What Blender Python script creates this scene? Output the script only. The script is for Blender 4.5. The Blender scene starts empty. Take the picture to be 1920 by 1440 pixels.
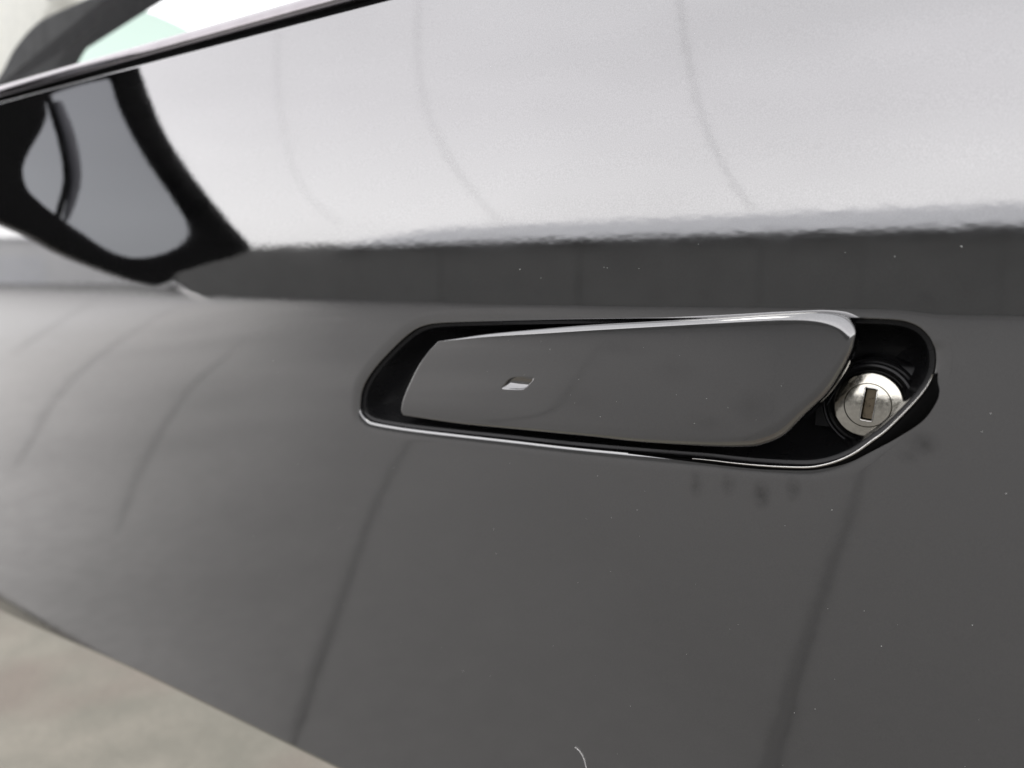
import bpy, bmesh, math, random
import numpy as np
from mathutils import Vector, Matrix
random.seed(7)
ZC=0.72; CY=-0.25
PSI=math.radians(57.1); PIT=math.radians(7.85); FPX=1450.0
def ss(a,b,v):
    t=np.clip((v-a)/(b-a),0,1); return t*t*(3-2*t)
ZT=np.linspace(-0.36,0.30,6601)                    # heights relative to the camera-height datum
def tilt(z,fade):
    lo=np.interp(z,[-.36,-.2,-.08,-.02],[-4,-2.2,-1.6,-1.9])
    up=np.interp(z,[.0,.014,.022,.06,.12,.3],[0.9,1.1,1.3,2.0,4,9])
    w=((-.0150,-.0082),(-.050,.030),(-.0235,-.0030))[fade]
    return lo+(up-lo)*ss(w[0],w[1],z)
def _integ(t):
    s=np.tan(np.radians(t)); c=np.concatenate([[0],np.cumsum((s[1:]+s[:-1])/2*(ZT[1]-ZT[0]))])
    return c-np.interp(-.05,ZT,c)
FA=_integ(tilt(ZT,0)); FB=_integ(tilt(ZT,1)); FC=_integ(tilt(ZT,2))
FL=(-.362,-.0062,-.27,.011,.0024,.00013)              # where the shoulder crease flares out towards the front: x, z, slope, length, width, height
def flare(x,zr):
    u=(x-FL[0])/FL[3]; v=(zr-FL[1]-FL[2]*(x-FL[0]))/FL[4]
    return FL[5]*np.exp(-u*u-v*v)
def door_y(x,z):
    x=np.asarray(x,float); zr=np.asarray(z,float)-ZC
    s=ss(-.43,-.31,x)
    s2=ss(-.27,-.12,x)
    return (np.interp(zr,ZT,FA)*s2+np.interp(zr,ZT,FC)*(1-s2))*s+np.interp(zr,ZT,FB)*(1-s)+.02*(x+.1)**2-flare(x,zr)
def door_n(x,z,e=2e-4):
    dx=(door_y(x+e,z)-door_y(x-e,z))/(2*e); dz=(door_y(x,z+e)-door_y(x,z-e))/(2*e)
    n=np.stack([dx,-np.ones_like(dx),dz],-1)
    return n/np.linalg.norm(n,axis=-1,keepdims=True)

# ------------------------------------------------------------------ camera
scene = bpy.context.scene
COL = scene.collection
cam_d = bpy.data.cameras.new('camera'); cam = bpy.data.objects.new('camera', cam_d); COL.objects.link(cam)
scene.camera = cam
_R = Vector((math.sin(PSI), math.cos(PSI), 0)); _H = Vector((-math.cos(PSI), math.sin(PSI), 0))
_F = _H*math.cos(PIT) - Vector((0,0,1))*math.sin(PIT); _U = _H*math.sin(PIT) + Vector((0,0,1))*math.cos(PIT)
cam.matrix_world = Matrix(((_R.x,_U.x,-_F.x,0),(_R.y,_U.y,-_F.y,CY),(_R.z,_U.z,-_F.z,ZC),(0,0,0,1)))
cam_d.sensor_width = 36; cam_d.lens = 36*FPX/1920
cam_d.clip_start = .01; cam_d.clip_end = 1000
cam_d.dof.use_dof = True; cam_d.dof.focus_distance = .262; cam_d.dof.aperture_fstop = 7.8
# ------------------------------------------------------------------ sky, sun, exposure
SUN_EL, SUN_AZ = math.radians(58), math.radians(215)
world = bpy.data.worlds.new('World'); scene.world = world; world.use_nodes = True
nt = world.node_tree; nt.nodes.clear()
def N(nt, t, **k):
    n = nt.nodes.new(t)
    for a, v in k.items(): setattr(n, a, v)
    return n
def L(nt, a, b): nt.links.new(a, b)
sky = N(nt,'ShaderNodeTexSky', sky_type='NISHITA', sun_disc=False, sun_elevation=SUN_EL, sun_rotation=SUN_AZ)
sky.air_density = 1.5; sky.dust_density = 3
tc = N(nt,'ShaderNodeTexCoord'); sp = N(nt,'ShaderNodeSeparateXYZ'); L(nt, tc.outputs['Generated'], sp.inputs[0])
rp = N(nt,'ShaderNodeValToRGB'); L(nt, sp.outputs['Z'], rp.inputs[0])
el = rp.color_ramp.elements
el[0].position = 0; el[0].color = (.96,.95,.955,1); el[1].position = 1; el[1].color = (.62,.62,.64,1)
e = el.new(.10); e.color = (1,.985,.995,1); e = el.new(.26); e.color = (.85,.83,.85,1)
nz = N(nt,'ShaderNodeTexNoise'); nz.inputs['Scale'].default_value = 2.2; nz.inputs['Detail'].default_value = 3
mp = N(nt,'ShaderNodeMapping'); mp.inputs['Scale'].default_value = (1,1,2.6); L(nt, tc.outputs['Generated'], mp.inputs[0]); L(nt, mp.outputs[0], nz.inputs['Vector'])
mr = N(nt,'ShaderNodeMapRange'); mr.inputs['From Min'].default_value=.35; mr.inputs['From Max'].default_value=.65; mr.inputs['To Min'].default_value=.95; mr.inputs['To Max'].default_value=1.05
L(nt, nz.outputs[0], mr.inputs[0])
ml = N(nt,'ShaderNodeVectorMath', operation='SCALE'); L(nt, rp.outputs[0], ml.inputs[0]); L(nt, mr.outputs[0], ml.inputs['Scale'])
m2 = N(nt,'ShaderNodeVectorMath', operation='SCALE'); L(nt, ml.outputs[0], m2.inputs[0]); m2.inputs['Scale'].default_value = 22.5
mx = N(nt,'ShaderNodeMix', data_type='RGBA', clamp_factor=True); mx.inputs[0].default_value = .93
L(nt, sky.outputs[0], mx.inputs[6]); L(nt, m2.outputs[0], mx.inputs[7])
bg = N(nt,'ShaderNodeBackground'); bg.inputs[1].default_value = .12; L(nt, mx.outputs[2], bg.inputs[0])
wo = N(nt,'ShaderNodeOutputWorld'); L(nt, bg.outputs[0], wo.inputs[0])
sd = bpy.data.lights.new('sun','SUN'); sd.energy = .7; sd.angle = math.radians(20); sd.color = (1,.97,.92)
sun = bpy.data.objects.new('sun', sd); COL.objects.link(sun)
_sd = Vector((math.sin(SUN_AZ)*math.cos(SUN_EL), math.cos(SUN_AZ)*math.cos(SUN_EL), math.sin(SUN_EL)))
sun.rotation_euler = _sd.to_track_quat('Z','Y').to_euler(); sun.location = (0,-5,8)
scene.view_settings.view_transform = 'Standard'; scene.view_settings.look = 'None'
scene.view_settings.exposure = 0; scene.view_settings.gamma = 1
try:
    scene.cycles.max_bounces = 12; scene.cycles.caustics_reflective = True
except Exception: pass

# ------------------------------------------------------------------ traced measurements, millimetres (x along the car, z from the camera-height datum)
OPENING=[(-244.07,-56.97),(-242.68,-50.78),(-239.06,-44.96),(-232.24,-37.86),(-222.19,-29.63),(-213.50,-23.56),(-206.08,-20.16),(-195.62,-18.49),(-170.77,-17.07),(-140.91,-15.56),(-101.66,-14.03),(-63.27,-12.76),(-42.82,-12.18),(-34.62,-12.10),(-27.54,-12.36),(-23.06,-13.75),(-19.90,-16.68),(-18.19,-20.41),(-17.76,-25.13),(-18.46,-29.03),(-20.50,-33.23),(-24.06,-38.42),(-29.08,-44.86),(-32.66,-48.36),(-37.05,-52.53),(-41.60,-55.62),(-46.32,-57.78),(-51.35,-59.14),(-61.52,-60.17),(-72.36,-60.72),(-83.55,-60.90),(-99.78,-61.67),(-134.22,-62.99),(-164.06,-63.60),(-188.54,-64.20),(-215.58,-64.66),(-235.76,-64.18),(-241.18,-62.79),(-243.97,-60.38)]
GASKET=[(-111.92,-62.43),(-83.51,-62.39),(-66.73,-61.95),(-53.23,-60.62),(-46.26,-59.14),(-39.12,-56.31),(-32.48,-51.79),(-25.96,-46.94),(-19.73,-41.32),(-16.69,-35.71),(-16.10,-32.25),(-16.93,-29.84),(-17.63,-27.12)]
HANDLE_FACE=[(-196.99,-26.14),(-195.50,-25.84),(-182.76,-24.35),(-168.71,-22.82),(-144.75,-20.69),(-123.13,-18.58),(-96.40,-16.04),(-80.85,-14.61),(-64.89,-13.24),(-55.81,-12.63),(-50.23,-12.78),(-46.21,-13.58),(-43.09,-15.16),(-41.29,-16.93),(-40.48,-18.89),(-40.81,-20.90),(-42.12,-23.44),(-45.66,-28.98),(-50.20,-34.41),(-55.65,-40.25),(-60.22,-44.50),(-65.03,-47.57),(-70.01,-49.53),(-79.94,-51.11),(-103.79,-52.67),(-123.15,-54.16),(-161.32,-56.44),(-187.15,-57.98),(-215.71,-58.65),(-218.24,-58.45),(-219.00,-57.83),(-219.06,-55.95),(-217.21,-51.10),(-213.75,-45.23),(-208.71,-37.77),(-202.90,-31.10),(-197.60,-26.61)]
HANDLE_SIDE=[(-198.86,-26.38),(-197.34,-25.76),(-184.47,-23.50),(-170.28,-21.37),(-146.12,-18.72),(-124.31,-16.51),(-97.35,-14.26),(-81.67,-12.89),(-65.58,-11.33),(-57.66,-10.64),(-51.27,-10.17),(-46.37,-10.21),(-42.41,-10.95),(-39.75,-12.56),(-38.05,-15.10),(-37.48,-18.14),(-38.02,-21.39),(-40.45,-27.29),(-44.50,-34.54),(-50.68,-41.73),(-56.19,-48.10),(-61.70,-51.45),(-67.49,-53.22),(-80.63,-54.61),(-104.75,-56.17),(-124.33,-56.84),(-162.91,-58.69),(-188.98,-59.88),(-217.76,-59.91),(-220.29,-59.47),(-221.05,-58.60),(-221.09,-56.47),(-219.23,-51.57),(-215.75,-45.66),(-210.67,-38.12),(-204.81,-31.39),(-199.47,-26.86)]
TOUCH=[(-164.44,-42.69),(-162.80,-40.46),(-160.66,-38.41),(-157.27,-37.31),(-152.42,-36.92),(-148.42,-36.60),(-148.94,-38.05),(-150.72,-40.02),(-152.76,-41.63),(-154.80,-42.23),(-158.93,-42.60)]
MIRROR_A=[(-121.78,182.88),(-132.15,162.10),(-147.66,135.33),(-167.46,110.10),(-186.57,89.43),(-209.02,67.28),(-232.24,45.51),(-241.86,38.45)]
MIRROR_B=[(-221.26,26.91),(-195.62,19.32),(-175.31,12.06),(-156.21,5.06),(-143.14,-6.15),(-124.33,-5.00),(-94.36,6.43),(-66.38,18.23),(-40.85,32.18),(-16.76,42.03)]
MIRROR_GLASS=[(-92.86,169.75),(-99.74,165.83),(-105.07,152.93),(-116.95,132.86),(-135.28,106.80),(-153.80,84.67),(-167.95,66.63),(-175.89,52.08),(-172.54,40.46),(-157.99,28.79),(-134.75,20.51),(-113.34,19.30),(-95.13,25.73),(-76.42,37.80),(-61.82,47.01),(-56.69,50.17),(-46.30,57.89),(-36.21,67.28),(-32.87,80.71),(-35.97,93.79),(-44.01,111.91),(-48.31,125.85),(-50.27,143.16)]
MIRROR_REFLECTION=[(-58.22,47.03),(-65.69,78.86),(-61.40,108.34),(-52.98,132.56),(-49.51,142.93)]
PILLAR=[(-1032.34,200.42),(-975.09,231.16),(-942.24,251.74),(-891.06,269.09),(-827.63,273.67),(-764.03,275.89),(-693.78,271.86),(-661.68,265.58),(-720.19,265.72),(-756.82,259.98),(-791.44,248.68),(-823.37,233.47),(-849.69,216.46),(-874.35,195.66),(-934.87,186.29)]
SCREEN=[(-1069.80,208.77),(-1013.79,226.84),(-959.64,255.16),(-927.50,273.25),(-880.64,288.81),(-828.48,288.12),(-795.05,278.93),(-766.03,267.58),(-733.06,252.78),(-704.10,237.02),(-653.29,204.83),(-688.24,180.17),(-837.05,182.18)]
BEIGE=[(-1297.76,230.50),(-1170.05,237.82),(-1119.50,279.27),(-1073.03,311.89),(-1043.51,332.61),(-1050.28,371.86),(-1254.19,439.61)]
CABLE_A=[(-9.40,-22.00,12.57),(-9.05,-22.00,11.24),(-8.73,-22.00,9.54),(-8.14,-22.00,7.12),(-7.47,-22.00,5.46),(-6.86,-22.00,4.37),(-6.33,-22.00,3.61)]
CABLE_B=[(-19.90,-22.00,13.96),(-19.71,-22.00,12.36),(-19.40,-22.00,10.51),(-18.73,-22.00,8.40),(-17.84,-22.00,6.69),(-16.78,-22.00,5.30),(-15.58,-22.00,3.99),(-14.99,-22.00,3.38)]
CABLE_C=[(-28.13,-22.00,14.26),(-27.83,-22.00,12.41),(-27.33,-22.00,10.27),(-25.98,-22.00,6.52),(-24.31,-22.00,4.65),(-23.04,-22.00,3.85)]
SEAM_C=[(-14.97,-9.59),(-8.37,-4.68),(-5.85,-2.82),(-4.68,-1.94),(-3.84,-1.41),(-3.18,-1.04),(-2.86,-0.85)]
SEAM_E=[(-5.10,-3.57),(-4.18,-2.63),(-3.72,-2.14),(-3.00,-1.53),(-2.39,-1.05),(-1.91,-0.71)]
SEAM_D=[(-22.25,-11.54),(-8.83,-3.78),(-6.18,-2.21)]
SEAM_A=[(-1.83,-1.80),(-1.71,-1.60),(-1.47,-1.24),(-1.13,-0.78),(-0.97,-0.56),(-0.85,-0.40)]
SEAM_B=[(-0.34,-2.21),(-0.32,-2.00),(-0.29,-1.50),(-0.26,-1.03),(-0.24,-0.84),(-0.23,-0.72)]

# ------------------------------------------------------------------ helpers
def link(name, me, mat, parent=None, smooth=True):
    o = bpy.data.objects.new(name, me); COL.objects.link(o)
    if mat: me.materials.append(mat)
    if smooth:
        for p in me.polygons: p.use_smooth = True
    if parent: o.parent = parent; o.matrix_parent_inverse = parent.matrix_world.inverted()
    return o
def empty(name, loc=(0,0,0)):
    o = bpy.data.objects.new(name, None); o.location = loc; COL.objects.link(o); o.empty_display_size=.05
    bpy.context.view_layer.update(); return o
def tag(o, label=None, cat=None, group=None, kind=None):
    for k, v in (('label',label),('category',cat),('group',group),('kind',kind)):
        if v: o[k] = v
    return o
def mesh(name, V, F, mat, parent=None, smooth=True, normals=None, angle=None):
    me = bpy.data.meshes.new(name); me.from_pydata([tuple(map(float,v)) for v in V], [], [tuple(map(int,f)) for f in F]); me.update()
    o = link(name, me, mat, parent, smooth)
    if normals is not None: me.normals_split_custom_set_from_vertices([tuple(map(float,n)) for n in normals])
    elif angle is not None: me.set_sharp_from_angle(angle=math.radians(angle))
    return o
def catmull(P, n, closed=True):
    P = np.array(P, float); out = []; m = len(P)
    for i in range(m if closed else m-1):
        p0,p1,p2,p3 = (P[(i-1)%m],P[i],P[(i+1)%m],P[(i+2)%m]) if closed else (P[max(i-1,0)],P[i],P[i+1],P[min(i+2,m-1)])
        for k in range(n):
            t = k/n; out.append(.5*((2*p1)+(-p0+p2)*t+(2*p0-5*p1+4*p2-p3)*t*t+(-p0+3*p1-3*p2+p3)*t**3))
    if not closed: out.append(P[-1])
    return np.array(out)
def resample(P, n):
    P = np.array(P); Q = np.vstack([P, P[:1]]); d = np.concatenate([[0], np.cumsum(np.linalg.norm(np.diff(Q,axis=0),axis=1))])
    t = np.linspace(0, d[-1], n, endpoint=False)
    return np.stack([np.interp(t, d, Q[:,k]) for k in range(Q.shape[1])], -1)
def smooth_loop(P, it=2):
    for _ in range(it): P = .5*P+.25*(np.roll(P,1,0)+np.roll(P,-1,0))
    return P
def out_normals(P):
    t = np.roll(P,-1,0)-np.roll(P,1,0); t /= np.linalg.norm(t,axis=1,keepdims=True)
    n = np.stack([t[:,1],-t[:,0]],-1)
    a = .5*np.sum(P[:,0]*np.roll(P[:,1],-1)-np.roll(P[:,0],-1)*P[:,1])
    return n if a > 0 else -n
def rings_mesh(rings, cap=None, closed=True, flip=False):
    n = len(rings[0]); V = np.vstack(rings); F = []
    for r in range(len(rings)-1):
        for i in range(n if closed else n-1):
            j = (i+1)%n; f = (r*n+i, r*n+j, (r+1)*n+j, (r+1)*n+i); F.append(f[::-1] if flip else f)
    if cap: 
        c = V[(len(rings)-1)*n:].mean(0); V = np.vstack([V, c[None]]); k = len(V)-1; b=(len(rings)-1)*n
        for i in range(n):
            f = (b+i, b+(i+1)%n, k); F.append(f[::-1] if flip else f)
    return V, F
def tube(name, P, r, mat, parent=None, seg=10, radii=None):
    P = np.array(P, float); rings = []
    for i in range(len(P)):
        t = Vector(P[min(i+1,len(P)-1)]-P[max(i-1,0)]).normalized()
        a = t.cross(Vector((0.13,1,.2))).normalized(); b = t.cross(a); rr = radii[i] if radii is not None else r
        rings.append(np.array([list(Vector(P[i])+a*math.cos(2*math.pi*k/seg)*rr+b*math.sin(2*math.pi*k/seg)*rr) for k in range(seg)]))
    V, F = rings_mesh(rings); F.append(tuple(range(seg))); F.append(tuple((len(rings)-1)*seg+k for k in range(seg))[::-1])
    return mesh(name, V, F, mat, parent)
def box(name, x0,x1,y0,y1,z0,z1, mat, parent=None, bev=0.0):
    bm = bmesh.new(); bmesh.ops.create_cube(bm, size=1)
    for v in bm.verts: v.co = Vector(((x0+x1)/2+v.co.x*(x1-x0), (y0+y1)/2+v.co.y*(y1-y0), (z0+z1)/2+v.co.z*(z1-z0)))
    if bev: bmesh.ops.bevel(bm, geom=bm.edges[:], offset=bev, segments=2, affect='EDGES')
    me = bpy.data.meshes.new(name); bm.to_mesh(me); bm.free()
    return link(name, me, mat, parent, smooth=False)
# ------------------------------------------------------------------ materials
def pm(name, **k):
    m = bpy.data.materials.new(name); m.use_nodes = True; b = m.node_tree.nodes['Principled BSDF']
    for a, v in k.items():
        a = a.replace('_',' '); b.inputs[a].default_value = (*v,1) if isinstance(v, tuple) and len(v)==3 else v
    return m, m.node_tree, b
def noise(nt, scale, detail=2, vec=None, rough=.5):
    n = N(nt,'ShaderNodeTexNoise'); n.inputs['Scale'].default_value = scale; n.inputs['Detail'].default_value = detail; n.inputs['Roughness'].default_value = rough
    if vec: L(nt, vec, n.inputs['Vector'])
    return n
def rng(nt, src, a,b,c,d):
    r = N(nt,'ShaderNodeMapRange'); L(nt, src, r.inputs[0])
    for i, v in zip(('From Min','From Max','To Min','To Max'), (a,b,c,d)): r.inputs[i].default_value = v
    return r.outputs[0]
def mixc(nt, f, a, b):
    m = N(nt,'ShaderNodeMix', data_type='RGBA'); 
    if hasattr(f,'type'): L(nt, f, m.inputs[0])
    else: m.inputs[0].default_value = f
    for s, v in ((6,a),(7,b)):
        if hasattr(v,'type'): L(nt, v, m.inputs[s])
        else: m.inputs[s].default_value = (*v,1)
    return m.outputs[2]
def paint(name, peel=1.0, rough=.045, base=(.234,.234,.235), smudges=()):
    m, nt, b = pm(name, Metallic=1.0, Roughness=rough, Coat_Weight=1.0, Coat_Roughness=.012, Coat_IOR=1.7)
    tc = N(nt,'ShaderNodeTexCoord'); O = tc.outputs['Object']
    fl = noise(nt, 2600, 1, O); c = mixc(nt, rng(nt, fl.outputs[0], .3,.7,0,1), tuple(v*.93 for v in base), tuple(v*1.07 for v in base))
    # greasy finger smudges and dried splashes: dull the lacquer where they sit
    dirt = None
    for (sx,sz,rx,rz,amt) in smudges:
        mp = N(nt,'ShaderNodeMapping', vector_type='TEXTURE'); mp.inputs['Location'].default_value = (sx*.001,0,ZC+sz*.001); mp.inputs['Scale'].default_value=(rx*.001,1,rz*.001)
        L(nt, O, mp.inputs[0]); g = N(nt,'ShaderNodeVectorMath', operation='LENGTH'); L(nt, mp.outputs[0], g.inputs[0])
        v = rng(nt, g.outputs['Value'], 0,1,amt,0)
        if dirt is None: dirt = v
        else:
            a = N(nt,'ShaderNodeMath', operation='MAXIMUM'); L(nt, dirt, a.inputs[0]); L(nt, v, a.inputs[1]); dirt = a.outputs[0]
    if dirt is not None:
        sn = noise(nt, 230, 4, O, .7); mu = N(nt,'ShaderNodeMath', operation='MULTIPLY'); L(nt, dirt, mu.inputs[0]); L(nt, rng(nt, sn.outputs[0], .30,.62,.25,.9), mu.inputs[1])
        c = mixc(nt, mu.outputs[0], c, (.035,.034,.033))
    L(nt, c, b.inputs['Base Color'])
    hz = noise(nt, 26, 4, O, .6); L(nt, rng(nt, hz.outputs[0], .35,.75,rough*.85,rough*1.5), b.inputs['Roughness'])
    mp = N(nt,'ShaderNodeMapping'); mp.inputs['Scale'].default_value=(1,1,1.5); L(nt, O, mp.inputs[0])
    pn = noise(nt, 190, 1, mp.outputs[0]); bp = N(nt,'ShaderNodeBump'); bp.inputs['Strength'].default_value = 1; bp.inputs['Distance'].default_value = .0000068*peel
    L(nt, pn.outputs[0], bp.inputs['Height'])
    L(nt, bp.outputs[0], b.inputs['Normal']); L(nt, bp.outputs[0], b.inputs['Coat Normal'])
    return m
M = {}
M['paint'] = paint('grey_metallic_paint', smudges=((-65,-70.5,3.8,6,.72),(-55,-67,3,5,.7),(-87,-70,3.2,6,.55),(-76,-68.5,3.2,5,.5),(-19.5,-48,5.5,4.5,.6),(-23,-52,4,3,.4)))
M['paint_handle'] = paint('grey_metallic_handle_paint', peel=.8, rough=.05, base=(.190,.190,.191), smudges=((-112,-24,14,4,.22),(-92,-30,9,6,.18),(-66,-40,8,7,.25),(-80,-46,10,4,.2),(-128,-44,9,6,.15)))
def plastic(name, col, rough, bump=0, scale=900, **k):
    m, nt, b = pm(name, Base_Color=col, Roughness=rough, **k)
    tc = N(nt,'ShaderNodeTexCoord'); n1 = noise(nt, 60, 4, tc.outputs['Object']); L(nt, rng(nt, n1.outputs[0], .3,.7,rough*.8,rough*1.25), b.inputs['Roughness'])
    L(nt, mixc(nt, n1.outputs[0], tuple(v*.8 for v in col), tuple(v*1.2 for v in col)), b.inputs['Base Color'])
    if bump:
        n2 = noise(nt, scale, 3, tc.outputs['Object']); bp = N(nt,'ShaderNodeBump'); bp.inputs['Distance'].default_value = bump; L(nt, n2.outputs[0], bp.inputs['Height']); L(nt, bp.outputs[0], b.inputs['Normal'])
    return m
M['gloss_black'] = plastic('gloss_black_plastic', (.008,.008,.0085), .26, Specular_IOR_Level=.32)
M['satin_black'] = plastic('satin_black_plastic', (.004,.004,.0045), .36, .00002, Specular_IOR_Level=.22)
M['rubber'] = plastic('black_rubber', (.0015,.0015,.0015), .6, .00003, 1500, Specular_IOR_Level=.04)
M['bead'] = plastic('edge_highlight', (.72,.71,.68), .14, Metallic=1.0)  # paler than the body paint, carries the highlight along thin edges
M['trim'] = plastic('satin_trim', (.33,.31,.32), .16, Metallic=.95)
M['mirror_black'] = plastic('mirror_black_plastic', (.0008,.0008,.001), .25, Specular_IOR_Level=.08)
M['reflection_grey'] = plastic('grey_reflection', (.10,.10,.115), .4)
M['mirror_glass'] = pm('mirror_glass', Base_Color=(.285,.295,.31), Metallic=1.0, Roughness=.02)[0]
M['beige'] = plastic('pale_pillar_lining', (.62,.60,.55), .4)
M['pillar'] = plastic('dark_pillar_lining', (.002,.002,.002), .5, Specular_IOR_Level=.05)
def metal(name, col, rough):
    m, nt, b = pm(name, Base_Color=col, Metallic=1.0, Roughness=rough)
    tc = N(nt,'ShaderNodeTexCoord'); n1 = noise(nt, 900, 5, tc.outputs['Object'], .65)
    L(nt, rng(nt, n1.outputs[0], .35,.7,rough*.7,rough*1.7), b.inputs['Roughness'])
    L(nt, mixc(nt, rng(nt, n1.outputs[0], .38,.62,0,1), tuple(v*.82 for v in col), col), b.inputs['Base Color'])
    n2 = noise(nt, 500, 4, tc.outputs['Object']); bp = N(nt,'ShaderNodeBump'); bp.inputs['Distance'].default_value = .00002; L(nt, n2.outputs[0], bp.inputs['Height']); L(nt, bp.outputs[0], b.inputs['Normal'])
    return m
M['nickel'] = metal('brushed_nickel', (.68,.655,.58), .13)
M['slot'] = metal('worn_brass_shutter', (.15,.125,.09), .35)
def glass(name, tint, refl_ior=1.0):
    m = bpy.data.materials.new(name); m.use_nodes = True; nt = m.node_tree; nt.nodes.clear()
    t = N(nt,'ShaderNodeBsdfTransparent'); t.inputs[0].default_value = (*tint,1); g = N(nt,'ShaderNodeBsdfGlossy'); g.inputs['Roughness'].default_value = .01
    lw = N(nt,'ShaderNodeLayerWeight'); lw.inputs[0].default_value = .5; pw = N(nt,'ShaderNodeMath', operation='POWER'); L(nt, lw.outputs['Facing'], pw.inputs[0]); pw.inputs[1].default_value = 5; f = N(nt,'ShaderNodeMath', operation='MULTIPLY_ADD'); L(nt, pw.outputs[0], f.inputs[0]); f.inputs[1].default_value = .9*refl_ior; f.inputs[2].default_value = .04*refl_ior; mx = N(nt,'ShaderNodeMixShader'); o = N(nt,'ShaderNodeOutputMaterial')
    L(nt, f.outputs[0], mx.inputs[0]); L(nt, t.outputs[0], mx.inputs[1]); L(nt, g.outputs[0], mx.inputs[2]); L(nt, mx.outputs[0], o.inputs[0])
    return m
M['side_glass'] = glass('clear_side_glass', (.92,.95,.93), .18); M['screen_glass'] = glass('green_tinted_glass', (.63,.70,.662), .2)
def stone(name, c1, c2, scale, rough=.85, bump=.002, c3=None):
    m, nt, b = pm(name, Roughness=rough); tc = N(nt,'ShaderNodeTexCoord'); O = tc.outputs['Object']
    a = noise(nt, scale, 6, O, .6); f = noise(nt, scale*22, 4, O)
    c = mixc(nt, rng(nt, a.outputs[0], .38,.62,0,1), c1, c2)
    if c3:
        g = noise(nt, scale*.45, 3, O); c = mixc(nt, rng(nt, g.outputs[0], .48,.62,0,1), c, c3)
    c = mixc(nt, rng(nt, f.outputs[0], .3,.7,0,.35), c, tuple(v*.6 for v in c1)); L(nt, c, b.inputs['Base Color'])
    bp = N(nt,'ShaderNodeBump'); bp.inputs['Distance'].default_value = bump; L(nt, f.outputs[0], bp.inputs['Height']); L(nt, bp.outputs[0], b.inputs['Normal'])
    return m
M['ground'] = stone('stained_concrete', (.150,.143,.115), (.205,.19,.155), 5.5, c3=(.162,.136,.112))
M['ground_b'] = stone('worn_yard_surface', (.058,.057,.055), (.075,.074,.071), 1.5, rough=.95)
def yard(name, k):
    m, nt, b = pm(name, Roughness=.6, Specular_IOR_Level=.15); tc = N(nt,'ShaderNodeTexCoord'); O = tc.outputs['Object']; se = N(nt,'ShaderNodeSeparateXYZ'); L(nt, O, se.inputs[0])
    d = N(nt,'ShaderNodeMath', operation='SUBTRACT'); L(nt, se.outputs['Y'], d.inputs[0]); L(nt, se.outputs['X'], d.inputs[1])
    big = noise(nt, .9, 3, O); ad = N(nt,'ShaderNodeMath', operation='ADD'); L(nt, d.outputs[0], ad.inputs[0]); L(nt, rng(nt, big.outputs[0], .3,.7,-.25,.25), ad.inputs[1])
    rp = N(nt,'ShaderNodeValToRGB'); L(nt, rng(nt, ad.outputs[0], -5.5, 5.5, 0, 1), rp.inputs[0]); e = rp.color_ramp.elements   # painted light falloff: shaded dark at the right, brightening forward
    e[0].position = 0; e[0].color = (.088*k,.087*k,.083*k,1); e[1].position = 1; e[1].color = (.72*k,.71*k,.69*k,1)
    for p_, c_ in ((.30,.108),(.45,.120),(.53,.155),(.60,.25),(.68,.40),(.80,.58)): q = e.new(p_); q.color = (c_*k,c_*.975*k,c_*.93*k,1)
    f = noise(nt, 26, 5, O, .6); c = mixc(nt, rng(nt, f.outputs[0], .35,.65,0,.22), rp.outputs[0], (.10*k,.098*k,.094*k)); vs = N(nt,'ShaderNodeVectorMath', operation='SCALE'); L(nt, c, vs.inputs[0]); L(nt, rng(nt, se.outputs['Y'], -17, -4.5, .26, 1), vs.inputs['Scale']); L(nt, vs.outputs[0], b.inputs['Base Color'])  # colour also darkened towards the wall so its mirrored foot fades softly
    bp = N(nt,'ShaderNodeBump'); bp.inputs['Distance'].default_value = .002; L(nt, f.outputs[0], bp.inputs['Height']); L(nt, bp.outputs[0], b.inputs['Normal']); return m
M['slab'] = yard('concrete_painted_falloff', 1.0); M['seam'] = yard('joint_filler', .76); M['seam_faint'] = yard('joint_filler_worn', .86)
M['wall_dark'] = stone('dark_cladding', (.142,.142,.137), (.160,.160,.154), .8)
M['tar'] = stone('tar_filler', (.055,.056,.06), (.08,.08,.085), 30)
M['wall'] = stone('pale_grey_cladding', (.74,.75,.77), (.79,.80,.82), 1.2)
M['wall_white'] = stone('white_cladding', (.76,.76,.76), (.82,.82,.82), 1)
M['door_w'] = stone('grey_shutter', (.142,.142,.137), (.160,.160,.154), .8)
M['roof'] = stone('roof_felt', (.30,.30,.31), (.36,.36,.36), 2)
M['cable'] = plastic('cable_black', (.02,.02,.02), .5)
M['dust'] = plastic('pale_dust', (.75,.75,.73), .7)
M['interior'] = plastic('dark_door_lining', (.02,.02,.022), .6)

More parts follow.
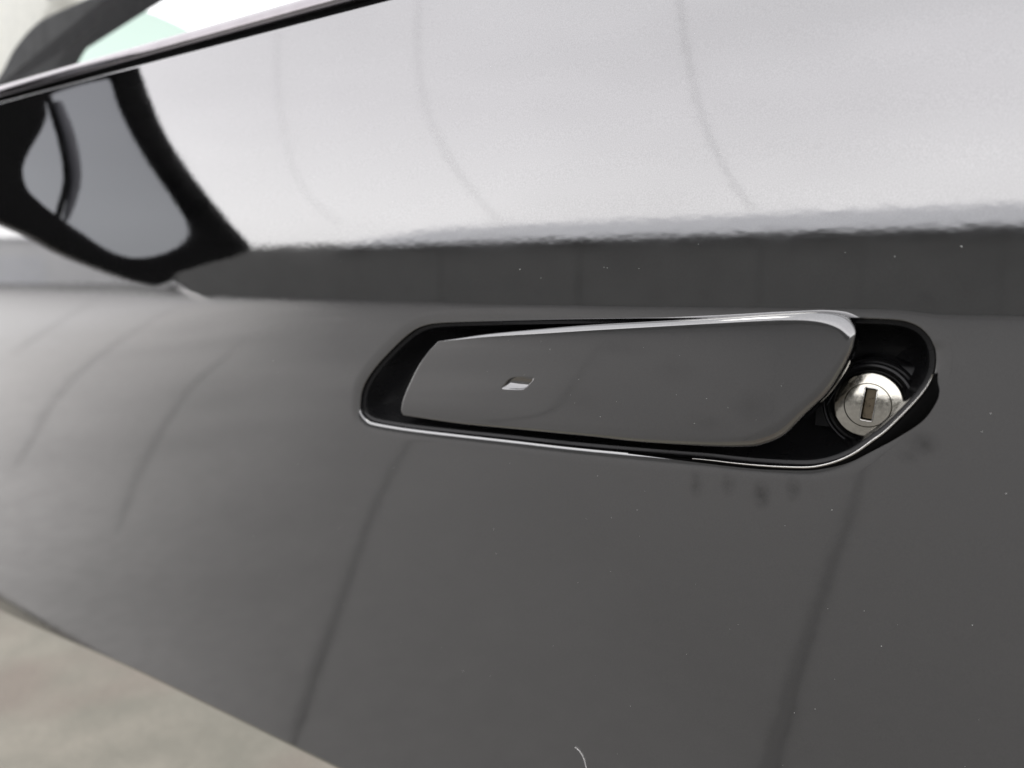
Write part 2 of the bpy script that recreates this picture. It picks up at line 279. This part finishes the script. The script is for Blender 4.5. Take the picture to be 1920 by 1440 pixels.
# ------------------------------------------------------------------ setting
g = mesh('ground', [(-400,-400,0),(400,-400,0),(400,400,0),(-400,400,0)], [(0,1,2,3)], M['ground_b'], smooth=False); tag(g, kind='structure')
def ext(P, y0, y1):                              # run a traced seam straight on to the slab's ends
    P = sorted(P, key=lambda p: -p[1]); a, b = P[0], P[1]; c, d = P[-2], P[-1]
    out = [(a[0]+(a[0]-b[0])/(a[1]-b[1])*(y0-a[1]), y0)] if y0 > a[1] else []
    return out+P+[(d[0]+(d[0]-c[0])/(d[1]-c[1])*(y1-d[1]), y1)]
SA = ext(SEAM_A, -.36, -11); SB = ext(SEAM_B, -.36, -11)
def slab_poly(pts, mat, h=.012):
    V = [(x,y,h) for x,y in pts]+[(x,y,.0) for x,y in pts]; m = len(pts)
    F = [tuple(range(m))]+[(i,i+m,(i+1)%m+m,(i+1)%m) for i in range(m)]
    o = mesh('paving_slab', V, F, mat, g, smooth=False)
    bm = bmesh.new(); bm.from_mesh(o.data); bmesh.ops.recalc_face_normals(bm, faces=bm.faces[:]); bm.to_mesh(o.data); bm.free(); return o
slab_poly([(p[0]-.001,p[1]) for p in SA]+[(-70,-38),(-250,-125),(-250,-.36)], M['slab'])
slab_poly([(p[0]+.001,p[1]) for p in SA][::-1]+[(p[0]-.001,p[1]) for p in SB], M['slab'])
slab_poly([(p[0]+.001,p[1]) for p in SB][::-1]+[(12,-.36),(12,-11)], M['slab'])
slab_poly([(-7,-.352),(6,-.352),(6,5),(-7,5)], M['ground'], .012)
def seam(pts, w, seed):                          # joint filler, uneven along its edges
    q = np.array(pts, float); P = []
    for i in range(len(q)-1):
        m = int(max(3, min(60, np.linalg.norm(q[i+1]-q[i])/(.02*max(.6,-q[i][1])))))
        P += [q[i]+(q[i+1]-q[i])*k/m for k in range(m)]
    P = np.array(P+[q[-1]])
    for _ in range(3): P[1:-1] = .5*P[1:-1]+.25*(P[2:]+P[:-2])
    V = []; F = []; rnd = random.Random(seed); a = b = 1.0; ln_ = max(4, len(P)*.28) if seed > 3 else 8
    for i, p in enumerate(P):
        t = P[min(i+1,len(P)-1)]-P[max(i-1,0)]; t /= np.linalg.norm(t); nn_ = np.array([-t[1],t[0]])
        a += (rnd.uniform(.5,1.5)-a)*.5; b += (rnd.uniform(.5,1.5)-b)*.5; tap = min(1, .05+i/ln_, .05+(len(P)-1-i)/ln_)
        for s, k in ((-1,a),(1,b)): V.append((p[0]+nn_[0]*s*w/2*k*tap, p[1]+nn_[1]*s*w/2*k*tap, .016))
    F = [(2*i,2*i+1,2*i+3,2*i+2) for i in range(len(P)-1)]
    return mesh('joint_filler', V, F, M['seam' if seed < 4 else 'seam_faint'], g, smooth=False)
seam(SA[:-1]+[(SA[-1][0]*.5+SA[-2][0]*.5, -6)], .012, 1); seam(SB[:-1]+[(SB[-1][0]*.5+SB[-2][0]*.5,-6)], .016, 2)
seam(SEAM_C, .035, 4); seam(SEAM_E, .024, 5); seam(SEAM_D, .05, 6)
# workshop and boundary wall across the yard
W = empty('workshop_building', (-6,-24,0)); tag(W, 'long low workshop with dark front and pale fascia across the yard, mirrored in the paint', 'building')
X0, X1, YB = -25.0, 16.0, -24.0
box('wall', X0,X1,YB-8,YB,0,3.0, M['wall_dark'], W); mesh('roof', [(X0-.3,YB+.3,2.98),(X1+.3,YB+.3,2.98),(X1-3,YB-2.8,4.02),(X0+3.2,YB-2.8,4.02),(X0-.3,YB-8,2.98),(X1+.3,YB-8,2.98),(X0-.3,YB+.3,2.90),(X1+.3,YB+.3,2.90),(X1+.3,YB-8,2.90),(X0-.3,YB-8,2.90)],
  [(0,1,2,3),(1,5,2),(0,3,4),(3,2,5,4),(0,6,7,1),(1,7,8,5),(4,9,6,0),(5,8,9,4)], M['wall'], W, smooth=False); box('gutter', X0-.3,X1+.3,YB+.303,YB+.40,2.90,2.97, M['door_w'], W)
for k in range(6):
    x = X0+2.2+k*6.4
    s_ = box('shutter_door', x,x+3.4,YB+.003,YB+.05,0,2.6, M['door_w'], W); box('handle', x+1.6,x+1.8,YB+.05,YB+.08,.9,.95, M['tar'], s_)
BW = box('boundary_wall', -39,-25.02,YB-.3,YB,0,3.12, M['wall_dark']); tag(BW, 'tall dark boundary wall continuing beside the workshop, mirrored in the door paint', 'wall')
def prism(name, P, z0, z1, mat, parent): # upright walls on a footprint, slightly pitched lid
    m = len(P); V = [(x,y,z0) for x,y in P]+[(x,y,z1) for x,y in P]
    o = mesh(name, V, [(i,(i+1)%m,m+(i+1)%m,m+i) for i in range(m)]+[tuple(range(m,2*m))], mat, parent, smooth=False); return o
SH = empty('added_pale_shed', (-66,-29,0)); tag(SH, 'unseen white shed added far ahead of the car to dim the low sky mirrored in the paint', 'shed')
FP = [(-59,-36.5),(-76,-20),(-84,-27),(-67,-43.5)]  # unseen shed, added to grey the low sky reflected at far left
prism('wall', FP, 0, 4.9, M['wall_white'], SH); prism('roof', [(-58.6,-36.6),(-76.1,-19.5),(-84.6,-27),(-67,-44.1)], 4.9, 5.2, M['wall'], SH)
prism('door', [(-66.0,-29.67),(-69.0,-26.76),(-68.99,-26.72),(-65.99,-29.63)], 0, 3.2, M['wall'], SH)
def cable(pts, r, label):
    o = tube('overhead_cable', catmull(pts, 6, False), r, M['cable'], seg=6); return tag(o, label, 'cable', 'cables hanging down in front of the workshop')
cable(CABLE_A, .015, 'thin dark cable hanging before the workshop, rightmost of three mirrored in the door')
cable(CABLE_B, .014, 'thin dark cable hanging before the workshop, middle of three mirrored in the door')
cable(CABLE_C, .012, 'thin dark cable hanging before the workshop, leftmost of three mirrored in the door')

# ------------------------------------------------------------------ the car
CAR = empty('parked_car', (-.1,.02,0)); tag(CAR, 'glossy dark grey metallic car seen close at its door with the pull handle popped out', 'car')
OP = resample(smooth_loop(catmull(np.array(OPENING)/1000, 12), 3), 460); OPn = out_normals(OP)
def on_door(P2, off=0.0): # (x, zrel) -> 3-D on the skin, off metres outwards
    x, z = P2[:,0], P2[:,1]+ZC; return np.stack([x, door_y(x,z)-off, z], -1)
def z_top(x): return .8313+.0*x
def z_bot(x): return .4655+.0075*ss(-.66,-.42,x)
# skin: rings from the opening out to the panel's edge
cx, cz = -.130, -.0385
XL, XR = -.80, .48
nR = 110; n = len(OP); V = []; NR = []
ang = OP-np.array([cx,cz])
outer = []
for p in OP:
    d = p-np.array([cx,cz]); t = min([s for s in (((XR-cx)/d[0]) if d[0]>0 else ((XL-cx)/d[0] if d[0]<0 else 9e9), (.8313-ZC-cz)/d[1] if d[1]>0 else ((.46-ZC-cz)/d[1] if d[1]<0 else 9e9))])
    q = np.array([cx,cz])+d*t
    q[1] = max(q[1], float(z_bot(q[0]))-ZC)
    outer.append(q)
outer = np.array(outer)
# pin the four corners
for c in ((XL,.8313-ZC),(XR,.8313-ZC),(XL,float(z_bot(XL))-ZC),(XR,float(z_bot(XR))-ZC)):
    k = np.argmin(np.linalg.norm(outer-np.array(c),axis=1)); outer[k] = c
LIPW = .0056; LR = .00045; DW = (1-.9*ss(-.22,-.12,OP[:,0])*(OPn[:,1] > .3))[:,None][:,0]
rings = []; norms = []
for a in np.linspace(math.pi/2, 0, 7)[:-1]:    # the rolled edge
    off = LR*(1-math.sin(a)); 
    P = OP+OPn*off*1.0
    dep = LR*(1-math.cos(math.pi/2-a)) if False else None
for a in np.linspace(0, math.pi/2, 8):         # a=0: on the wall, a=90: on the skin
    off = LR*(1-math.cos(a)); dep = LR*(1-math.sin(a))+DW*.00065*max(0,1-off/LIPW)**2.4
    P = OP+OPn*off; rings.append(on_door(P, -dep)); norms.append(None)
for k in range(1, 9):
    off = LR+(LIPW-LR)*k/8; dep = DW*.00065*(1-off/LIPW)**2.4; P = OP+OPn*off; rings.append(on_door(P, -dep)); norms.append(None)
nl = len(rings); base = OP+OPn*LIPW
ts = (np.linspace(0,1,nR+1)[1:])**1.9
ts = np.maximum(ts, np.linspace(0,1,nR+1)[1:]*.02)
for t in ts:
    P = base*(1-t)+outer*t; rings.append(on_door(P)); norms.append(1)
Vd, Fd = rings_mesh(rings, flip=False)
# orientation + normals
def loop_normals(rings):
    R3 = np.array(rings); du = np.roll(R3,-1,1)-np.roll(R3,1,1); dv = np.gradient(R3, axis=0)
    nn = np.cross(du, dv); nn /= np.linalg.norm(nn,axis=-1,keepdims=True)+1e-12; return nn
nn = loop_normals(rings[:nl+2]); 
if nn[nl][:,1].mean() > 0: nn = -nn
ND = np.vstack([nn[k] if k < nl-1 else door_n(rings[k][:,0], rings[k][:,2]) for k in range(len(rings))])
v = [Vector(Vd[i]) for i in Fd[n*nl+5][:3]]
if (v[1]-v[0]).cross(v[2]-v[0]).y > 0: Fd = [f[::-1] for f in Fd]
door = mesh('door_panel', Vd, Fd, M['paint'], CAR, normals=ND)
# hem folded under at the bottom, hem at the top edge
def strip(name, xs, prof, mat, parent, angle=None):
    V = []; 
    for x in xs:
        for (y,z) in prof(x): V.append((x,y,z))
    m = len(prof(xs[0])); F = [(i*m+j, i*m+j+1, (i+1)*m+j+1, (i+1)*m+j) for i in range(len(xs)-1) for j in range(m-1)]
    v = [Vector(V[i]) for i in F[0][:3]]
    return mesh(name, V, F, mat, parent, angle=angle)
xs = np.linspace(XL, XR, 130)
def hem(x):
    zb = float(z_bot(x)); y = float(door_y(x, zb)); r = .0035
    return [(y+r*(1-math.cos(a)), zb-r*math.sin(a)) for a in np.linspace(0, math.pi, 9)]+[(y+2*r,zb+.03)]
strip('door_hem', xs, hem, M['paint'], CAR)
def tophem(x):
    y = float(door_y(x, .8313)); r = .0012
    return [(y+r*(1-math.cos(a)), .8313+r*math.sin(a)) for a in np.linspace(0, math.pi*.5, 6)]+[(y+.008,.8323)]
strip('door_top_hem', xs, tophem, M['paint'], CAR)
def liner(x): return [(float(door_y(x,.826))+.006,.829),(float(door_y(x,.826))+.05,.829),(float(door_y(x,.48))+.05,.50),(float(door_y(x,.48))+.0085,.495)]
strip('door_lining', xs, liner, M['interior'], CAR, 30)

# belt line: rubber seal, then a rounded trim strip, then the glass
def seal(x):
    y = float(door_y(x,.8313))+.0035
    return [(y+.004,.8305),(y+.0015,.8318),(y+.001,.8345),(y+.0018,.8376),(y+.006,.8380)]
strip('rubber_seal', xs, seal, M['rubber'], CAR)
def ztrim(x): return .8372
def trim(x):
    y = float(door_y(x,.8313))+.0018; z0 = ztrim(x); h = .0080; q = [(.0062,-.0006),(.0030,-.0004),(.0012,.0002),(.0003,.0010),(0,.0020),(.0002,.0032),(.0007,.0046),(.0013,.0055),(.0021,.0065),(.0032,.0073),(.0047,.0078),(.0064,.0080),(.0100,.0078)]
    return [(y+a, z0+b) for a, b in q]
BT = strip('belt_trim', xs, trim, M['trim'], CAR)
ys = .010
def pane(x): 
    y = float(door_y(x,.8313))+.011; return [(y+(z-.83)*.36+(z-.83)**2*.8, z) for z in np.linspace(.836,1.20,14)]
WG = strip('side_window_glass', xs, pane, M['side_glass'], CAR)
if WG.data.polygons[0].normal.y > 0: WG.data.flip_normals()
# view through the glass: pillar, windscreen, pale pillar lining on the far side
def slab(name, P2, y0, y1, mat, parent, sm=6, bev=.006, axis='y', cr=8):
    P = smooth_loop(catmull(np.array(P2)/1000, cr), 1)+np.array([0,ZC]); nn = out_normals(P); rr = []
    s = 1 if y1 > y0 else -1
    for a in np.linspace(0, math.pi/2, 5): rr.append((bev*(1-math.sin(a)), y0+s*bev*(1-math.cos(a))))
    rr.append((0,y1-s*bev)); rr.append((bev*.6,y1))
    rings = []
    for off, y in rr:
        Q = P-nn*off
        rings.append(np.stack([Q[:,0], np.full(len(Q), y), Q[:,1]],-1) if axis=='y' else np.stack([np.full(len(Q), y), Q[:,0], Q[:,1]],-1))
    V, F = rings_mesh(rings); m = len(P); F.append(tuple(range(m))[::-1]); F.append(tuple((len(rings)-1)*m+k for k in range(m)))
    bm = bmesh.new(); vs = [bm.verts.new(tuple(v)) for v in V]
    for f in F: bm.faces.new([vs[i] for i in f])
    bmesh.ops.recalc_face_normals(bm, faces=bm.faces[:])
    me = bpy.data.meshes.new(name); bm.to_mesh(me); bm.free(); o = link(name, me, mat, parent); me.set_sharp_from_angle(angle=math.radians(40)); return o
slab('windscreen_pillar', PILLAR, .20, .218, M['pillar'], CAR, bev=.007)
slab('windscreen_glass', SCREEN, .262, .267, M['screen_glass'], CAR, bev=.001)
slab('pillar_lining', BEIGE, .30, .36, M['beige'], CAR, bev=.02)

# ------------------------------------------------------------------ recess behind the handle
def inset(P, d): return smooth_loop(P-out_normals(P)*d, 2)
H_R = empty  # (kept simple: the recess is one part with sub-parts)
rr = []; P = OP.copy()
spec = [(0,.0010),(.0002,.0016),(.0003,.0024),(.0009,.0027),(.0015,.0028),(.0017,.0034),(.0019,.0050),(.0028,.0090),(.0045,.0130),(.0070,.0160),(.0105,.0178),(.0150,.0185)]
last = 0
for d, dep in spec:
    if d-last > 0: P = inset(P, d-last); last = d
    rr.append(on_door(P, -dep))
V, F = rings_mesh(rr, flip=False)
# floor grid between upper and lower halves of the last ring
bm = bmesh.new(); vs = [bm.verts.new(tuple(v)) for v in V]
for f in F: bm.faces.new([vs[i] for i in f])
es = [bm.edges.get((vs[(len(rr)-1)*n+i], vs[(len(rr)-1)*n+(i+1)%n])) for i in range(n)]
bmesh.ops.triangle_fill(bm, edges=[e for e in es if e], use_beauty=True)
bmesh.ops.recalc_face_normals(bm, faces=bm.faces[:])
me = bpy.data.meshes.new('handle_recess'); bm.to_mesh(me); bm.free()
REC = link('handle_recess', me, M['gloss_black'], CAR); me.set_sharp_from_angle(angle=math.radians(38))
# rubber gasket bulging out past the rear lower edge of the opening
GK = catmull(np.array(GASKET)/1000, 12, False)
def nearest(q): k = np.argmin(np.linalg.norm(OP-q,axis=1)); return OP[k]
rings = []
for i, q in enumerate(GK):
    a = nearest(q); w = q-a; ring = []
    for (t, h) in [(-.0,-.0012),(-.0,.0004),(.10,.0011),(.35,.0013),(.7,.0012),(.93,.0007),(1.0,-.0004)]:
        p = a+w*t; ring.append(on_door(p[None], h)[0])
    rings.append(np.array(ring))
V, F = rings_mesh(rings, closed=False)
gk = mesh('gasket', V, F, M['rubber'], REC); gk['label'] = 'black rubber gasket bulging past the rear lower edge of the recess'
# pale bead added as the lip's highlight, from opening bottom round to rear
ia = np.argmin(np.linalg.norm(OP-np.array((-.088,-.0610)),axis=1)); ib = np.argmin(np.linalg.norm(OP-np.array((-.0179,-.0262)),axis=1))
idx = []; k = ia
step = 1 if ((ib-ia)%n) < ((ia-ib)%n) else -1
while k != ib: idx.append(k); k = (k+step)%n
bp_ = on_door(OP[idx]-OPn[idx]*.0001, .0013); m_ = len(bp_)
tube('lip_highlight_bead', bp_, .00035, M['bead'], REC, 8, radii=[.00016+.00022*min(1,min(i,m_-1-i)/25) for i in range(m_)])
tube('seam_ridge', [(-.0410,.0085,.6936),(-.0444,.0080,.6868),(-.0478,.0085,.6797)], .00028, M['satin_black'], REC, 8)
# step in the recess floor above the lock
st = catmull([(-.052,.6905),(-.0425,.6928),(-.0385,.6947),(-.0345,.6952),(-.031,.6945),(-.0275,.6935),(-.023,.6934),(-.0205,.6934)], 8, False)
V = []; F = []
for (x,z) in st:
    V += [(x,.0172,z+.0012),(x,.0150,z+.0004),(x,.0138,z-.0008),(x,.0134,z-.004),(x,.0134,.672)]
for i in range(len(st)-1):
    for j in range(4): F.append((i*5+j,i*5+j+1,(i+1)*5+j+1,(i+1)*5+j))
mesh('lock_shelf', V, F, M['satin_black'], REC)
box('latch_cover', -.062,-.049,.0110,.0118,.6622,.6626, M['satin_black'], REC)

# ------------------------------------------------------------------ the pull handle
def hoff(x): x = np.asarray(x,float); return .0012-.00675*ss(-.23,-.06,x)-.00675*np.clip((x+.23)/.17,0,1)
HA = np.array(HANDLE_FACE)/1000; HB = np.array(HANDLE_SIDE)/1000
both = catmull(np.hstack([HA,HB]), 14); both = smooth_loop(both, 1); both = resample(both, 520)
A2, B2 = both[:,:2], both[:,2:]
hzc = lambda x: np.interp(x, [-.21,-.05], [-.0425,-.0325])
def face_y(x, zr):
    c = hzc(x); h = np.interp(x, [-.21,-.10,-.05], [.016,.019,.0205]); u = np.clip((zr-c)/h, -1.2, 1.2)
    crown = .00010*u**2+np.where(u>0,.00010,.00038)*np.abs(u)**7-(zr-c)*math.tan(math.radians(1.2))
    e = .0026*ss(-.085,-.036,x)**2.5
    return door_y(x, zr+ZC)*0+.02*(np.asarray(x)+.1)**2 + hoff(x) + crown + e
def face_n(x, z, e=2e-4):
    dx = (face_y(x+e,z)-face_y(x-e,z))/(2*e); dz = (face_y(x,z+e)-face_y(x,z-e))/(2*e)
    nn = np.stack([dx,-np.ones_like(dx),dz],-1); return nn/np.linalg.norm(nn,axis=-1,keepdims=True)
TD = resample(smooth_loop(catmull(np.array(TOUCH)/1000, 10),1), 520)
# match the touch outline to the handle outline by angle about the mark
c0 = TD.mean(0)
def ray_on(P, th):
    a = np.unwrap(np.arctan2(P[:,1]-c0[1], P[:,0]-c0[0])); 
    if a[-1] < a[0]: a = a[::-1]; P = P[::-1]
    a2 = np.concatenate([a-2*math.pi,a,a+2*math.pi]); P3 = np.vstack([P,P,P]); th = np.mod(th-a[0],2*math.pi)+a[0]
    return np.stack([np.interp(th,a2,P3[:,0]),np.interp(th,a2,P3[:,1])],-1)
th = np.arctan2(A2[:,1]-c0[1], A2[:,0]-c0[0]); T2 = ray_on(TD, th)
rings = []; nrm = []
for t in np.linspace(0,1,46)**1.4:
    P = T2*(1-t)+A2*t; rings.append(np.stack([P[:,0], face_y(P[:,0],P[:,1]), P[:,1]+ZC],-1)); nrm.append(face_n(P[:,0],P[:,1]))
ya = rings[-1][:,1]; _b = out_normals(B2); RB = .0022+.0024*ss(-.11,-.05,B2[:,0])*(1-ss(-.1,.35,_b[:,1])); k0 = len(rings)
for t in np.linspace(0,1,11)[1:]:
    a = t*math.pi/2; P = A2+(B2-A2)*math.sin(a); rings.append(np.stack([P[:,0], ya+RB*(1-math.cos(a)), P[:,1]+ZC],-1))
Bn = out_normals(B2)
for d, ins in ((.0052,0),(.0080,.0004),(.0100,.0012),(.0108,.0026),(.0110,.006)):
    P = B2-Bn*ins; rings.append(np.stack([P[:,0], ya+d, P[:,1]+ZC],-1))
ln = loop_normals(rings[k0-2:]); 
if ln[0][:,1].mean() > 0: ln = -ln
HN = np.vstack(nrm[:-1]+[.5*(nrm[-1]+ln[1])]+[ln[k] for k in range(2,len(ln))])
V, F = rings_mesh(rings); v = [Vector(V[i]) for i in F[520*20+7][:3]]
if (v[1]-v[0]).cross(v[2]-v[0]).y > 0: F = [f[::-1] for f in F]
HAN = mesh('door_handle', V, F, M['paint_handle'], CAR, normals=HN)
HAN['label'] = 'body coloured pull handle standing out at its rear end'
# small pressed-in touch mark
zt = T2[:,1].max(); zb = T2[:,1].min()
rings = []; cm = T2.mean(0)
for t in np.linspace(0,1,26):
    P = T2*(1-t)+cm*t
    # how far inside from the lower edge, from the upper edge
    u = np.clip((P[:,1]-zb)/(zt-zb),0,1); edge = np.clip(t*2.6,0,1)
    prof = np.where(u<.42, ss(-.12,.46,u), 1-ss(.40,1.0,u))
    dep = .0013*prof*ss(0,.22,t*np.ones(1))*1.0
    rings.append(np.stack([P[:,0], face_y(P[:,0],P[:,1])+dep, P[:,1]+ZC],-1))
V, F = rings_mesh(rings, cap=True); v = [Vector(V[i]) for i in F[520*10+7][:3]]
if (v[1]-v[0]).cross(v[2]-v[0]).y > 0: F = [f[::-1] for f in F]
mesh('touch_mark', V, F, M['paint_handle'], HAN)
# arm that carries the handle
slab('handle_arm', [(-75,-24),(-52,-22),(-50,-40),(-60,-47),(-78,-47)], .000, .0170, M['satin_black'], HAN, bev=.002)

# ------------------------------------------------------------------ lock cylinder
LC = Vector((-.0356,.0060,.6811)); RL = .0102
LROT = Matrix.Rotation(math.radians(-3), 4, 'X') @ Matrix.Rotation(math.radians(90), 4, 'X')
def lathe(name, prof, mat, parent, seg=96, capc=False):
    V = []; F = []
    for (r, h) in prof:
        for k in range(seg): V.append((r*math.cos(2*math.pi*k/seg), r*math.sin(2*math.pi*k/seg), h))
    for i in range(len(prof)-1):
        for k in range(seg): F.append((i*seg+k, i*seg+(k+1)%seg, (i+1)*seg+(k+1)%seg, (i+1)*seg+k))
    W = [tuple(LC+(LROT @ Vector(v))) for v in V]
    return mesh(name, W, F, mat, parent, angle=30)
dome = lambda r: .0012*(1-(r/RL)**2)
RI = .00665
LOCK = lathe('door_lock', [(RL*.99,-.012),(RL,-.0022)]+[(RL-.0006*(1-math.cos(a)), -.0022+.0016*math.sin(a)+.0006*0) for a in np.linspace(0,math.pi/2,5)[1:]]+
   [(r, dome(r)-dome(RL-.0006)-.0006) for r in np.linspace(RL-.0007, RI+.0002, 14)]+[(RI+.00012,-.00045),(RI+.00012,-.0012)], M['nickel'], CAR)
LOCK['label'] = 'round nickel door lock at the rear end of the recess'
# plug face with the slot cut out
def lock_pt(x, y, h): return tuple(LC+(LROT @ Vector((x,y,h))))
sw, sh, sr, sa = .00172, .0050, .0004, math.radians(-5.5)
slot = []
for cxs, czs, a0 in ((1,1,0),(-1,1,90),(-1,-1,180),(1,-1,270)):
    for a in np.linspace(0,90,5):
        x = cxs*(sw-sr)+sr*math.cos(math.radians(a0+a)); y = czs*(sh-sr)+sr*math.sin(math.radians(a0+a)); slot.append((x*math.cos(sa)-y*math.sin(sa), x*math.sin(sa)+y*math.cos(sa)))
slot = resample(np.array(slot), 96); slot = slot+np.array([.0003,0.0003])
th = np.arctan2(slot[:,1],slot[:,0]); circ = np.stack([np.cos(th),np.sin(th)],-1)
hh = lambda r: dome(r)-dome(RL-.0006)-.0006
rings = []
for d, ins in ((-.0034,0),(-.0004,0),(-.0001,-.00012)): 
    P = slot+circ*(-ins); rings.append(np.array([lock_pt(p[0],p[1],hh(np.hypot(*p))+d) for p in P]))
for t in np.linspace(0,1,12):
    P = (slot+circ*.00022)*(1-t)+circ*(RI-.00012)*t; rings.append(np.array([lock_pt(p[0],p[1],hh(np.hypot(*p))) for p in P]))
rings.append(np.array([lock_pt(c[0]*RI,c[1]*RI,hh(RI)-.00014) for c in circ])); rings.append(np.array([lock_pt(c[0]*RI,c[1]*RI,-.0012) for c in circ]))
V, F = rings_mesh(rings); mesh('plug', V, F, M['nickel'], LOCK, angle=30)
# raised thin rim round the slot
rim = [lock_pt(p[0],p[1],hh(np.hypot(*p))+.00005) for p in slot+circ*.00012]; rim.append(rim[0])
tube('slot_rim', rim, .00021, M['bead'], LOCK, 6)
V = [lock_pt(p[0],p[1],-.0022) for p in slot*.90+np.array([.00012,-.00005])]; mesh('key_slot', V, [tuple(range(len(V)))], M['slot'], LOCK, smooth=False)
lathe('slot_well', [(.0052,-.0026),(.0001,-.0026)], M['rubber'], LOCK)
lathe('lock_boss', [(RL*1.03,-.0065),(RL*1.10,-.0048),(RL*1.16,-.0043),(RL*1.22,-.0045),(RL*1.26,-.0055),(RL*1.27,-.0095)], M['gloss_black'], LOCK)
lathe('lock_collar', [(RL*1.27,-.0085),(RL*1.33,-.0068),(RL*1.38,-.0066),(RL*1.43,-.0075),(RL*1.45,-.011)], M['satin_black'], LOCK)

# ------------------------------------------------------------------ side mirror (just outside the frame, mirrored in the door)
XM = -.62
MIR_P = MIRROR_A+MIRROR_B+[(-6,52),(-4,110),(-10,180),(-36,212),(-80,216),(-110,203)]
def mir_ring(P, x, s, c): return np.stack([np.full(len(P), x), c[0]+(P[:,0]-c[0])*s, c[1]+(P[:,1]-c[1])*s+ZC],-1)
PO = resample(catmull(np.array(MIR_P)/1000, 8), 220); PG = resample(catmull(np.array(MIRROR_GLASS)/1000, 8), 220)
c = PG.mean(0)
# match by angle about the glass centre
def by_angle(P, th, c):
    a = np.arctan2(P[:,1]-c[1],P[:,0]-c[0]); out = []
    for t in th:
        d = np.abs(np.angle(np.exp(1j*(a-t)))); k = np.argmin(d+0*d); out.append(P[k])
    return np.array(out)
th = np.linspace(-math.pi, math.pi, 360, endpoint=False)
gin = smooth_loop(by_angle(PG, th, c),1); gout = smooth_loop(by_angle(PO, th, c),1)
rings = [np.stack([np.full(360,XM-.006), gin[:,0], gin[:,1]+ZC],-1), np.stack([np.full(360,XM-.001), gin[:,0], gin[:,1]+ZC],-1)]
mid = gin*.9+gout*.1; rings.append(np.stack([np.full(360,XM), mid[:,0], mid[:,1]+ZC],-1))
on = gout*.97+gin*.03; rings.append(np.stack([np.full(360,XM), on[:,0], on[:,1]+ZC],-1))
rings.append(np.stack([np.full(360,XM-.004), gout[:,0], gout[:,1]+ZC],-1))
for a in np.linspace(0,math.pi/2,8)[1:]:
    s = max(.12, math.cos(a)); rings.append(mir_ring(gout, XM-.006-.085*math.sin(a), s, c))
V, F = rings_mesh(rings, cap=True)
MIRH = empty('placeholder'); bpy.data.objects.remove(MIRH)
MIR = mesh('side_mirror', V, F, M['mirror_black'], CAR, angle=50)
V = np.vstack([rings[0], [[XM-.006,c[0],c[1]+ZC]]]); V[:,0] = XM-.004
mesh('mirror_glass', V, [(i,(i+1)%360,360) for i in range(360)], M['mirror_glass'], MIR, smooth=False)
rb = catmull(np.array(MIRROR_REFLECTION)/1000, 8, False); tube('glass_reflection_bar', [(XM-.003,p[0],p[1]+ZC) for p in rb], .002, M['mirror_black'], MIR, 8)  # dark and grey bars stand in for a reflection in the mirror glass
tube('glass_reflection_bar', [(XM-.0035,p[0]-.0065,p[1]+ZC) for p in rb[:-3]], .004, M['reflection_grey'], MIR, 8, radii=[.0015+.0035*math.sin(math.pi*min(1,(i+1)/len(rb))) for i in range(len(rb)-3)])
tube('mirror_foot', [(XM-.045,-.03,ZC+.10),(XM-.05,.0,ZC+.095),(XM-.055,.012,ZC+.09)], .022, M['mirror_black'], MIR, 14)

# ------------------------------------------------------------------ dust and lint on the paint
rnd = random.Random(11); V = []; F = []
def speck(x, zr, r, off=0.0, yfun=None):
    y = float(door_y(x, zr+ZC)) if yfun is None else float(yfun(x, zr)); k0 = len(V)
    m = 6; st = .5+rnd.random()*.5; a0 = rnd.random()*6
    for k in range(m):
        a = a0+2*math.pi*k/m; rr = r*(.7+.5*rnd.random()); V.append((x+rr*math.cos(a), y-.00002, zr+ZC+rr*math.sin(a)*st))
    V.append((x, y-.00002-r*.5, zr+ZC))
    for k in range(m): F.append((k0+k, k0+(k+1)%m, k0+m))
for k in range(130):
    x = rnd.uniform(-.34,.03); zr = rnd.uniform(-.19,.09)
    if -.25 < x < -.01 and -.068 < zr < -.008: continue
    speck(x, zr, rnd.choice((.00006,.00007,.00008,.0001,.00013)))
for k in range(22):
    x = rnd.uniform(-.18,-.055); zr = rnd.uniform(-.049,-.022); speck(x, zr, rnd.choice((.00005,.00007,.00010)), yfun=face_y)
for (x, zr, r) in ((-.1575,.003,.00026),(-.1225,.0035,.00016),(-.1212,.0033,.00014),(-.0135,.0085,.0002),(-.030,.006,.00014)): speck(x, zr, r)
o = mesh('dust_specks', V, F, M['dust'], smooth=False); tag(o, 'fine pale dust specks scattered over the glossy grey door paint', 'dust', kind='stuff')
lint = catmull([(-0.13432,-0.18589),(-0.13216,-0.18698),(-0.13050,-0.18919),(-0.12956,-0.19212),(-0.12910,-0.19477)], 8, False)
o = tube('lint_fibre', [(p[0], float(door_y(p[0],p[1]+ZC))-.0004, p[1]+ZC) for p in lint], .00011, M['dust'], seg=6)
tag(o, 'tiny curled white lint fibre stuck to the door paint below the handle', 'fibre')
